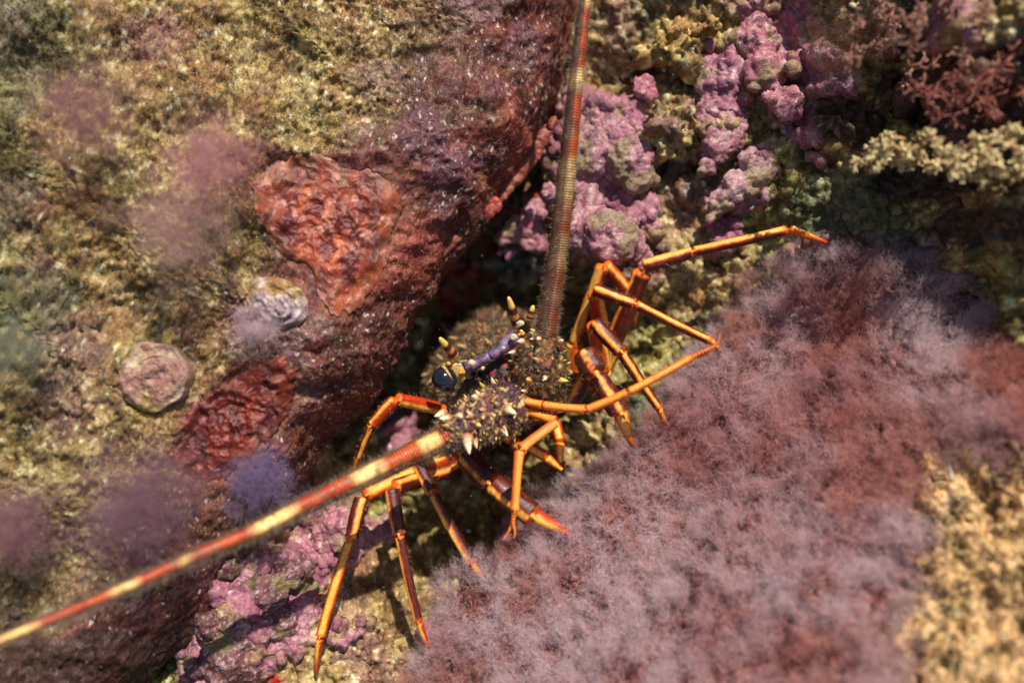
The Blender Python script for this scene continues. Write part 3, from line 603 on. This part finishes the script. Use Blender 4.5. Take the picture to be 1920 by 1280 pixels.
def leg(segs, name='walking_leg', kids=1):
    """segs: (x0,y0,d0, x1,y1,d1, w0,w1, stripe angle, half width, base); the last is the dactyl, a sub-part"""
    A = Acc(); par = None
    for i, (x0, y0, d0, x1, y1, d1, w0, w1, ang, hw, base) in enumerate(segs):
        p0, p1 = P(x0, y0, d0), P(x1, y1, d1)
        last = i == len(segs)-1
        if last and kids:
            par = A.build(name, M_shell, lob, origin=P(*segs[0][:3]))
            A = Acc()
        seg_tube(A, p0, p1, w0/2*K*d0*.88, w1/2*K*d1*.88, legcol(ang, hw, base, tipc=RED if last else None), flare=.05 if last else .2, ends=(.6, 1.5) if last else (.5, .5))
        if not (last and kids):
            nb = 110; rl = np.random.default_rng(int(x0+y0)); tl = rl.uniform(.1, .95, nb); ax_ = norm(p1-p0); of = rl.normal(size=(nb, 3)); of = norm(of-(of@ax_)[:, None]*ax_)
            rr_ = (w0+(w1-w0)*tl)/2*K*d0*.9
            Vb, Fb, Cb = ribbons(p0+(p1-p0)*tl[:, None]+of*rr_[:, None], norm(of+ax_*.7), .0011*rl.lognormal(0, .4, nb), .00011, np.tile(lin('8a5a38'), (nb, 1)), np.tile(lin('d0b090'), (nb, 1)), 2, .5, 3); A.add(Vb, Fb, Cb)
        if last and kids:
            n = 60; r = np.random.default_rng(int(x0)); t = r.uniform(.2, .9, n); B = p0+(p1-p0)*t[:, None]
            D = norm(r.normal(size=(n, 3))+norm(p1-p0)*.6); V, F, CC = ribbons(B, D, .0016, .00012, np.tile(lin('8a4a28'), (n, 1)), np.tile(lin('c89a70'), (n, 1)), 2, .4, 3)
            A.add(V, F, CC); A.build('dactyl', M_shell, par, origin=p0)
    if not kids: par = A.build(name, M_shell, lob)
    return par
# viewer's right side
leg([(1120,720,.385,1150,640,.372,36,40,30,20,'d'),(1150,640,.372,1206,506,.355,40,38,-60,16,'d'),(1204,500,.353,1300,472,.35,30,25,-40,34,'d'),(1298,472,.35,1480,430,.340,22,20,-35,40,'d'),(1480,429,.340,1552,456,.341,20,8,-40,45,'o')])
leg([(1075,700,.375,1078,640,.368,34,36,-60,40,'o'),(1078,645,.368,1132,495,.352,32,30,-35,48,'d'),(1134,494,.352,1182,548,.362,28,24,-10,30,'r'),(1182,548,.362,1192,585,.372,20,18,0,30,'r'),(1190,578,.372,1191,612,.38,16,7,0,50,'o')])
leg([(1130,700,.375,1128,630,.365,34,36,60,30,'r'),(1128,640,.365,1116,548,.348,36,30,40,36,'r'),(1112,541,.346,1192,571,.342,28,26,-12,24,'d'),(1190,570,.342,1334,640,.345,22,17,-20,30,'d'),(1332,638,.345,1352,660,.353,15,6,0,50,'o')])
leg([(1120,740,.37,1130,690,.36,34,38,60,30,'r'),(1130,695,.36,1112,606,.342,38,30,60,34,'o'),(1112,602,.340,1166,662,.336,32,29,10,20,'d'),(1165,660,.336,1236,766,.34,24,18,-5,27,'d'),(1235,765,.34,1250,798,.348,16,7,0,50,'o')])
leg([(1060,760,.35,1090,700,.345,50,54,0,12,'p'),(1092,655,.333,1118,704,.33,52,56,6,11,'d'),(1116,702,.33,1164,776,.328,44,46,-8,16,'d'),(1162,770,.328,1187,838,.335,34,9,0,70,'o')])
# viewer's left side
leg([(900,800,.372,824,768,.36,30,28,0,18,'d'),(824,766,.36,742,748,.345,28,26,-30,34,'r'),(742,748,.345,697,797,.348,28,22,25,24,'r'),(697,796,.348,672,858,.355,20,15,-10,28,'d'),(672,856,.355,655,930,.372,15,6,0,60,'o')])
leg([(850,850,.375,790,880,.362,36,38,20,20,'r'),(790,880,.362,682,928,.343,38,32,20,46,'r'),(678,930,.341,658,1012,.336,30,27,-25,26,'d'),(657,1010,.336,600,1196,.330,22,20,0,52,'r'),(600,1195,.330,593,1262,.334,18,7,20,50,'r')])
leg([(860,870,.375,810,890,.365,34,36,0,18,'d'),(812,890,.365,737,914,.346,36,32,40,20,'d'),(734,914,.344,750,1004,.338,30,28,50,24,'d'),(749,1002,.338,786,1168,.335,21,18,55,34,'d'),(786,1166,.335,804,1214,.338,17,7,20,50,'r')])
leg([(850,840,.375,785,868,.362,34,32,0,18,'d'),(783,866,.358,812,926,.35,30,26,40,22,'d'),(811,924,.35,886,1058,.343,24,19,25,32,'d'),(886,1056,.343,924,1106,.348,17,7,0,60,'r')])
leg([(920,820,.365,866,850,.352,48,50,20,9,'p'),(868,850,.35,922,906,.344,48,50,20,12,'d'),(920,902,.343,1004,968,.336,50,52,25,18,'d'),(1000,964,.336,1070,1000,.336,34,14,20,52,'r')])
# antennules: thin, jointed, ending in a fork
def antennule(pts, fork):
    A = Acc()
    for i in range(len(pts)-1):
        (x0, y0, d0, w0), (x1, y1, d1, w1) = pts[i], pts[i+1]
        seg_tube(A, P(x0, y0, d0), P(x1, y1, d1), w0/2*K*d0, w1/2*K*d1, lambda T, TH, V: mix(mix(lin('e8681a')+0*V, lin('f8a040'), 1-sstep(15, 55, np.abs(TH+20))), RED, sstep(.93, .99, T)), flare=.3, mid=-.08)
    par = A.build('antennule', M_shell, lob, origin=P(*pts[0][:3]))
    for (pp) in fork:
        B = Acc(); c = catmull([P(x, y, d) for x, y, d in pp], 16)
        for j in range(15): seg_tube(B, c[j], c[j+1], (5.2-.26*j)*K*.31, (5.2-.26*(j+1))*K*.31, lambda T, TH, V: lin('f07a20')+0*V, k=12, n=5, flare=0, ends=(.01, .01), mid=0)
        B.build('flagellum', M_shell, par, origin=c[0])
antennule([(985,752,.325,16),(1018,759,.322,17),(1100,768,.315,18),(1178,735,.31,17),(1300,668,.308,14)], [[(1298,669,.308),(1325,656,.307),(1345,645,.306),(1350,626,.305)],[(1298,669,.308),(1320,664,.309),(1338,648,.309),(1347,640,.309)]])
antennule([(975,765,.33,16),(1044,790,.32,19),(974,843,.312,20),(965,960,.308,16)], [[(965,956,.308),(962,980,.308),(966,996,.307),(963,1009,.306)],[(965,956,.308),(961,980,.309),(953,997,.309),(944,1012,.309)]])
# mouthparts
def mouth(x0, y0, x1, y1, w):
    A = Acc(); m = ((x0+x1)/2, (y0+y1)/2)
    seg_tube(A, P(x0, y0, .342), P(m[0]+4, m[1], .336), w/2*K*.34, w/2*K*.34, legcol(0, 45, 'r')); seg_tube(A, P(m[0]+4, m[1], .336), P(x1, y1, .338), w/2*K*.34, w/5*K*.34, legcol(0, 50, 'o'))
    n = 160; r = np.random.default_rng(int(x0)); t = r.uniform(.1, .95, n)[:, None]; B = P(x0, y0, .339)*(1-t)+P(x1, y1, .338)*t
    V, F, CC = ribbons(B, norm(r.normal(size=(n, 3))+np.array([-.8, 0, .3])), .003, .00012, np.tile(lin('b05020'), (n, 1)), np.tile(lin('d88850'), (n, 1)), 2, .4, 3); A.add(V, F, CC)
    A.build('mouthpart', M_shell, lob)
mouth(1042, 790, 1050, 866, 20); mouth(985, 832, 1054, 880, 20)
mouth(930, 800, 985, 850, 24)

def spines(A, P0, N0, n, lmin, lmax, seed, tip=CREAM, basec=lin('8a4a20'), bias=None, plain=0):
    r = np.random.default_rng(seed); idx = r.choice(len(P0), n)
    for i in idx:
        d = norm(N0[i]+(bias if bias is not None else 0)+r.normal(size=3)*.32); L = lmin+(lmax-lmin)*r.beta(1.1, 3); k = 8; hue = np.array([1, r.uniform(.6, 1), r.uniform(.35, 1)]); th = np.linspace(0, 2*math.pi, k, endpoint=False)
        s = norm(np.cross(d, [.3, .5, .8])); b = np.cross(d, s); t = np.array([0, .3, .6, .85, 1.]); rad = L*.34*np.array([1.15, .8, .5, .22, .02])
        hook = np.array([0, 0, 0, 0, 0.]); hue = np.ones(3) if plain else hue; V = P0[i]-d*L*.12+d*(t*L)[:, None, None]+((s*np.cos(th)[:, None]+b*np.sin(th)[:, None])[None])*rad[:, None, None]
        c = basec+(tip-basec)*np.array([0, .55, .9, 1, .8])[:, None, None]; A.add(V, gridF(5, k, True), np.broadcast_to(c*(1 if plain else r.uniform(.5, 1.1))*hue, V.shape).reshape(-1, 3))
def shell_col(V, seed, dark='3a1c26', mid='7a4a34', pale='e0c080', thr=.12):
    a = fbm(V*330+seed, 3); b2 = fbm(V*140+seed+9, 3); c = mix(lin(dark)+0*V, lin(mid), sstep(-.1, .35, b2)); c = mix(c, lin(pale), sstep(thr, thr+.22, a)*.85); return mix(c, lin('c04a18'), sstep(.3, .5, fbm(V*200+seed+31, 2))*.6)
def body_tube(axis, rx, ry, upv, colf, disp, n=150, k=150, seed=0):
    """an elliptical shell along a curve; rx across, ry along upv"""
    c = catmull(axis, n); a = norm(np.gradient(c, axis=0)); u = norm(upv-(a*upv).sum(-1, keepdims=True)*a); s = np.cross(a, u)
    t = np.linspace(0, 1, n); RX = np.interp(t, np.linspace(0, 1, len(rx)), rx); RY = np.interp(t, np.linspace(0, 1, len(ry)), ry)
    cap = np.sqrt(np.clip(1-(1-np.clip(t/.08, 0, 1))**2, 0, 1))*np.sqrt(np.clip(1-(1-np.clip((1-t)/.06, 0, 1))**2, 0, 1))+.001; RX = RX*cap; RY = RY*cap
    th = np.linspace(0, 2*math.pi, k, endpoint=False); V = c[:, None]+s[:, None]*(np.cos(th)[None, :, None]*RX[:, None, None])+u[:, None]*(np.sin(th)[None, :, None]*RY[:, None, None])
    Nn = norm(s[:, None]*np.cos(th)[None, :, None]+u[:, None]*np.sin(th)[None, :, None]); V = V+Nn*disp(V)[..., None]
    return V, Nn
UP = norm(np.array([-.5, .8, .33]))
# carapace: from the head back into the cleft
V, Nn = body_tube([P(945,720,.350), P(940,715,.375), P(925,700,.41), P(905,680,.45), P(885,660,.50)], [.018,.031,.036,.036,.030], [.012,.024,.030,.030,.026], UP, None, lambda V: fbm(V*160, 3)*.0018+np.abs(noise(V*350))*.0012)
A = Acc(); A.add(V, gridF(*V.shape[:2], True), shell_col(V, 1, '4a3428', '7a6244', 'a8946c', .2).reshape(-1, 3))
topm = (Nn@UP > .2).ravel(); fp = V.reshape(-1, 3)[topm]; fn = Nn.reshape(-1, 3)[topm]
spines(A, fp, fn, 60, .002, .0045, 5, lin('c8a070'), lin('6a3020'), bias=np.array([0, 0, .5]))
Vg, Ng = V, Nn
for row_ in (-.55, -.2, .2, .55, .9, -.9):
    ang_ = math.pi/2+row_; j_ = int(round(ang_/(2*math.pi)*Vg.shape[1])) % Vg.shape[1]
    for i_ in range(16, 120, 19): spines(A, Vg[i_, j_][None], Ng[i_, j_][None], 1, .0045, .0062, int(i_*7+j_), lin('b89058'), lin('4a2018'), bias=np.array([.1, -.1, .6]), plain=1)
carap = A.build('carapace', M_crust, lob)
r = np.random.default_rng(8); ii = r.choice(len(fp), 9000); cc = shell_col(fp[ii], 20, '6a5a44', '8a7a58', 'b8a880', .1)
Vr, Fr, Cr = ribbons(fp[ii], fn[ii]+r.normal(size=(9000, 3))*.5, .0022*r.lognormal(0, .3, 9000), .0003, cc, cc*1.2, 2, .6, 9)
mesh_obj('fuzz', Vr, Fr, Cr, M_turf, carap); 
# abdomen trailing deeper into the dark
V, Nn = body_tube([P(885,660,.495), P(860,640,.54), P(830,620,.58)], [.028,.026,.018], [.022,.020,.014], UP, None, lambda V: np.sin(V[..., 2]*700)*.0008, n=60, k=60)
A = Acc(); A.add(V, gridF(*V.shape[:2], True), shell_col(V, 2).reshape(-1, 3)); A.build('abdomen', M_crust, lob)
# brow ridge between the horns (violet bar)
A = Acc()
def violet(T, TH, V): return mix(mix(mix(lin('5a4468'), lin('8a6e94'), sstep(-.3, .3, fbm(V*250, 2))), lin('4a3830'), sstep(.0, .3, fbm(V*420+9, 3))*.8), lin('9a5040'), sstep(20, 70, TH)*.8)
seg_tube(A, P(872,690,.333), P(920,668,.330), .0026, .0019, violet, flare=.1); seg_tube(A, P(918,669,.330), P(972,628,.333), .0019, .0032, violet, flare=.25)
mesh = A.build('brow_ridge', M_shell, lob)
for (x, y, rr) in [(884,680,7.5),(963,632,8),(976,606,7),(944,652,4),(905,690,4),(862,684,4),(962,660,4)]:
    A = Acc(); S, SF = uvball(12, 16); A.add(P(x, y, .3268)+S*(rr*K*.33*np.array([1, .8, .4]))*(1+.35*noise(S*1.6+x))[..., None], SF, lin('d8c098')*.8); A.build('white_spot', M_shell, mesh)
# horns, banded cream and brown
def band(T, TH, V):
    b = np.sin(T*19+.6); c = mix(lin('4a1c1c')+0*V, lin('c88040'), sstep(.0, .5, b)); return mix(c, lin('f4c860'), sstep(.62, .74, T))
for (x0, y0, x1, y1, dd) in [(852,668,824,633,.331),(970,612,953,556,.335)]:
    A = Acc(); seg_tube(A, P(x0, y0, dd+.003), P(x1, y1, dd-.006), .0024, .0008, band, flare=0, ends=(.3, 2)); A.build('horn', M_shell, lob)
for (x0, y0, x1, y1) in [(993,600,1000,572),(985,640,976,618),(848,700,838,672),(1012,640,1000,620)]:
    A = Acc(); seg_tube(A, P(x0, y0, .336), P(x1, y1, .333), .0018, .0007, band, flare=0, ends=(.3, 2)); A.build('small_horn', M_shell, lob)
# eye on its stalk
S, SF = uvball(40, 60)
ec = P(833, 711, .322); er = 23.5*K*.328
A = Acc(); seg_tube(A, P(900,688,.345), P(852,701,.333), .0038, .0048, lambda T, TH, V: mix(mix(lin('b09a70')+0*V, lin('33242a'), sstep(-.25, .0, noise(V*420+4))), lin('d8b468'), sstep(.90, .94, T)), flare=.25, n=50, k=50)
stalk = A.build('eye_stalk', M_shell, lob)
A = Acc(); c = mix(lin('141a26')+0*S, lin('2c3a54'), sstep(-.4, .8, S[..., 2:3][..., 0]*-.5-S[..., 1]*.6)); A.add(ec+S*er, SF, c.reshape(-1, 3)); A.build('eye', M_eye, stalk)
A = Acc(); th = np.linspace(-.5*math.pi, .62*math.pi, 60); ax = norm(np.array([-.75, -.45, .25])); s_ = norm(np.cross(ax, Zc)); f_ = np.cross(s_, ax)
ring = ec-ax*er*.35+(s_*np.cos(th)[:, None]+f_*np.sin(th)[:, None])*er*1.0; ph = np.linspace(0, 2*math.pi, 10, endpoint=False)
rad_ = norm(ring-(ec-ax*er*.35)); V = ring[:, None]+(rad_[:, None]*np.cos(ph)[None, :, None]+ax*np.sin(ph)[None, :, None])*er*(.03+.10*np.sin(np.linspace(0, math.pi, 60)))[:, None, None]; F = gridF(60, 10, True); F2 = np.stack([59*10+np.arange(10), 59*10+(np.arange(10)+1) % 10, (np.arange(10)+1) % 10, np.arange(10)], -1)
A.add(V, F, mix(lin('d8b468')+0*V, lin('5a3420'), sstep(.0, .3, noise(V*900))).reshape(-1, 3)); A.build('eye_rim', M_shell, stalk)
# the second eye, mostly hidden behind the upright antenna's base
A = Acc(); A.add(P(1020, 622, .350)+S*er*.95, SF, lin('1c2434')); A.build('eye', M_eye, lob)
# face plates between the antenna bases
V, Nn = body_tube([P(905,705,.343), P(935,700,.340), P(965,720,.340), P(985,760,.343)], [.004,.0065,.0075,.006], [.004,.006,.008,.006], Zc, None, lambda V: fbm(V*260, 3)*.0012, n=80, k=80)
A = Acc(); A.add(V, gridF(*V.shape[:2], True), shell_col(V, 5, '2c1c20', '4a3030', '9a8890', .25).reshape(-1, 3)); A.build('face_plate', M_crust, lob)

def antenna(pts, bands, base_axis, brx, bry, bcol, spn, seed, period, ridgeang, fringe, nsp):
    """flagellum of many rings with pale bands, and a stout spiny base as its sub-part"""
    C0 = np.array([P(x, y, d) for x, y, d, w_ in pts]); n = 2600; c = catmull(C0, n); Wd = np.interp(np.linspace(0, 1, n), np.linspace(0, 1, len(pts)), [w_/2*K*d*.88 for x, y, d, w_ in pts])
    a = norm(np.gradient(c, axis=0)); s = norm(np.cross(a, Zc)); f = np.cross(s, a); k = 30; th = np.linspace(-math.pi, math.pi, k, endpoint=False); L = np.concatenate([[0], np.cumsum(np.linalg.norm(np.diff(c, axis=0), axis=1))])
    ringsw = np.abs(np.sin(math.pi*L/period+.4*np.sin(L*300)))**.7
    THd = np.degrees(th)[None]; dside = np.abs((THd-ridgeang+180) % 360-180); rid = 1-sstep(48, 68, dside)     # smooth dark ridge on one side
    groove = np.exp(-((dside-60)/9)**2)
    R = Wd[:, None]*(1+.05*(ringsw[:, None]-.5)*(1-rid)-.16*groove+.04*rid+.09*noise(np.stack([L*160+seed, L*0, L*0], -1))[:, None])
    V = c[:, None]+(f[:, None]*np.cos(th)[None, :, None]+s[:, None]*np.sin(th)[None, :, None])*R[..., None]
    pxs, pys = px_of(c); key = pxs if bands[0] == 'x' else pys
    m = np.zeros(n)
    for (c0, hw, stg) in bands[1]: m = np.maximum(m, stg*(1-sstep(hw*.45, hw*1.5, np.abs(key-c0)+10*noise(np.stack([L*200, L*0, L*0], -1)))))
    base = mix(lin('5c1c0e')+0*V, lin('c4441a'), (ringsw[:, None]**2)*(1-rid)); pale = mix(lin(bands[2])+0*V, lin('ffe09a'), ringsw[:, None]**2+0*rid)*.95
    Cc = mix(base, pale, m[:, None]*(1-rid*.55)+0*rid); Cc = mix(Cc, lin('4a2c20'), rid*(.85-.4*m[:, None])); Cc = mix(Cc, lin('4a3428'), groove*.7+0*ringsw[:, None])
    A = Acc(); Cc = Cc*(1.1-.45*sstep(.05, .45, fbm(V*420+seed, 3)))[..., None]; Cc = mix(Cc, lin('f08a28'), sstep(-.15, .35, fbm(V*85+seed+4, 3))*(1-rid)*(.26 if ridgeang < -90 else .3)*ringsw[:, None]); Cc = mix(Cc, lin('4e2c18')*np.ones(3), (0 if ridgeang < -90 else .7)*sstep(150, 520, pys)[:, None]+0*rid); d3 = np.abs((THd+ridgeang+180) % 360-180); Cc = mix(Cc, lin('4a1a18'), (1-sstep(28, 48, d3))*(.8 if ridgeang < -90 else 0)+0*ringsw[:, None])
    Cc = mix(Cc, lin('6a543c')+0*V, sstep(.05, .4, fbm(V*170+seed+60, 4))*.6)
    A.add(V, gridF(n, k, True), Cc.reshape(-1, 3)); fl = A.build('antenna', M_ant, lob, origin=C0[0])
    # pale fuzz along the groove and both margins
    r = np.random.default_rng(seed); nf = int(fringe*1.0); i = np.clip((r.beta(1, 1.3, nf)*n).astype(int), 0, n-1)
    sd = r.choice([-90, 90, ridgeang-62, ridgeang+62, 75, -75], nf)+r.normal(size=nf)*14; tt = np.radians(sd)
    D = f[i]*np.cos(tt)[:, None]+s[i]*np.sin(tt)[:, None]; B = c[i]+D*Wd[i][:, None]*.95
    cf = mix(np.tile(lin('8a6a50'), (nf, 1)), lin('d8c8b0'), r.uniform(0, 1, nf)); Vr, Fr, Cr = ribbons(B, norm(D+a[i]*.3+r.normal(size=(nf, 3))*.5), .0012*r.lognormal(0, .5, nf), .00013, cf*.7, cf, 2, .7, seed)
    mesh_obj('fringe', Vr, Fr, Cr, M_fluff, fl)
    V, Nn = body_tube([P(*p) for p in base_axis], brx, bry, Zc, None, lambda V: fbm(V*240+seed, 3)*.0015+np.abs(noise(V*420))*.0010)
    A = Acc(); A.add(V, gridF(*V.shape[:2], True), bcol(V).reshape(-1, 3)); vis = (Nn[..., 2] > -.3).ravel(); vis[:600] = False
    v0, n0 = V.reshape(-1, 3)[vis], Nn.reshape(-1, 3)[vis]
    spines(A, v0, n0, nsp, .0014, .0036, seed+1, CREAM, lin('7a3418'), bias=a[0]*.4)
    spines(A, v0, n0, nsp//4, .0035, .0052, seed+2, lin('ffe8b0'), lin('a04818'), bias=a[0]*.6)
    for (x, y, d, dx, dy, dz, Ls) in spn:
        spines(A, np.array([P(x, y, d)]), np.array([norm(np.array([dx, dy, dz], float))]), 1, Ls, Ls, seed+3, lin('ffeec0'), lin('b05020'), plain=1)
    pd = A.build('antenna_base', M_crust, fl)
    ni = 3600; jj = r.choice(len(v0), ni); cf = shell_col(v0[jj], 60, '5a4a3a', '9a8058', 'd8c890', .0)
    Vr, Fr, Cr = ribbons(v0[jj], norm(n0[jj]+r.normal(size=(ni, 3))*.6), .0015*r.lognormal(0, .4, ni), .0002, cf*.8, cf, 2, .6, seed); A = Acc(); A.add(Vr, Fr, Cr)
    return fl, pd, A
fl, pd, A = antenna([(868,802,.318,56),(850,812,.315,54),(810,832,.312,50),(690,890,.302,44),(590,938,.294,40),(490,990,.286,36),(355,1048,.276,30),(240,1100,.268,26),(110,1155,.26,22),(0,1200,.252,18),(-130,1255,.245,14),(-300,1330,.235,8)],
 ('x', [(803,18,.8),(692,27,1),(517,38,1),(350,14,.55),(238,26,.85),(25,42,.95),(-150,60,.9)], 'f0b040'),
 [(990,752,.345),(955,762,.332),(915,778,.325),(880,795,.320),(852,811,.316),(826,823,.3148)], [.009,.0105,.0105,.0088,.0066,.0056], [.008,.0095,.0095,.008,.0062,.0052],
 lambda V: shell_col(V, 7, '3a1c30', '6a3438', 'e8c078', .10), [(875,822,.312,-.1,-1,.5,.008),(838,786,.314,-1,.5,.5,.006),(830,776,.318,-1,.2,.5,.006),(940,800,.32,.5,-.9,.5,.006),(952,768,.318,.8,-.2,.7,.006),(905,742,.318,0,.8,.8,.004),(890,746,.318,-.5,.5,.8,.005),(862,782,.314,-.4,.5,.9,.006)], 90, .00112, -98, 15000, 95)
A.build('fuzz', M_fluff, fl)
fl, pd, A = antenna([(1018,655,.333,50),(1022,630,.332,46),(1030,580,.330,43),(1046,470,.326,40),(1062,330,.320,37),(1078,170,.314,32),(1090,60,.310,27),(1097,0,.308,23),(1106,-90,.304,18),(1118,-220,.30,12)],
 ('y', [(472,30,.7),(343,42,.85),(150,20,.95),(4,12,.8),(555,8,.25)], 'b89040'),
 [(1005,770,.350),(1008,740,.340),(1010,700,.334),(1016,665,.333),(1024,628,.334)], [.007,.0110,.0118,.0098,.0055], [.006,.0095,.0105,.0088,.0055],
 lambda V: shell_col(V, 8, '3c2414', '7a4a20', 'c8a058', .18), [(963,660,.322,-.8,.3,.6,.003),(1010,635,.322,0,.3,1,.003),(1052,640,.324,.6,.5,.7,.0035),(978,640,.322,-.3,.5,1,.004),(1022,708,.318,.2,0,1,.003)], 95, .00108, -70, 6500, 40)
A.build('fuzz', M_fluff, fl)
# white specks drifting in the water
r = np.random.default_rng(77); A = Acc(); S8, S8F = uvball(6, 8)
for i in range(320):
    x, y = r.uniform(0, 1920), r.uniform(0, 1280)
    if i < 60: x, y = r.normal(860, 130), r.normal(720, 180)
    d = r.uniform(.24, .33); d = d if i >= 60 else r.uniform(.315, .335)
    if x < 800 or y > 1000: d = min(d, .25)
    A.add(P(x, y, d)+S8*r.uniform(.00008, .00026)*np.array([1, r.uniform(.5, 1), 1]), S8F, lin('d8d4c8'))
tag(A.build('drifting_particles', M_fluff), 'pale specks drifting in the water before the rocks', 'particles', kind='stuff')
for o in bpy.data.objects:
    if '_o' in o.keys(): del o['_o']
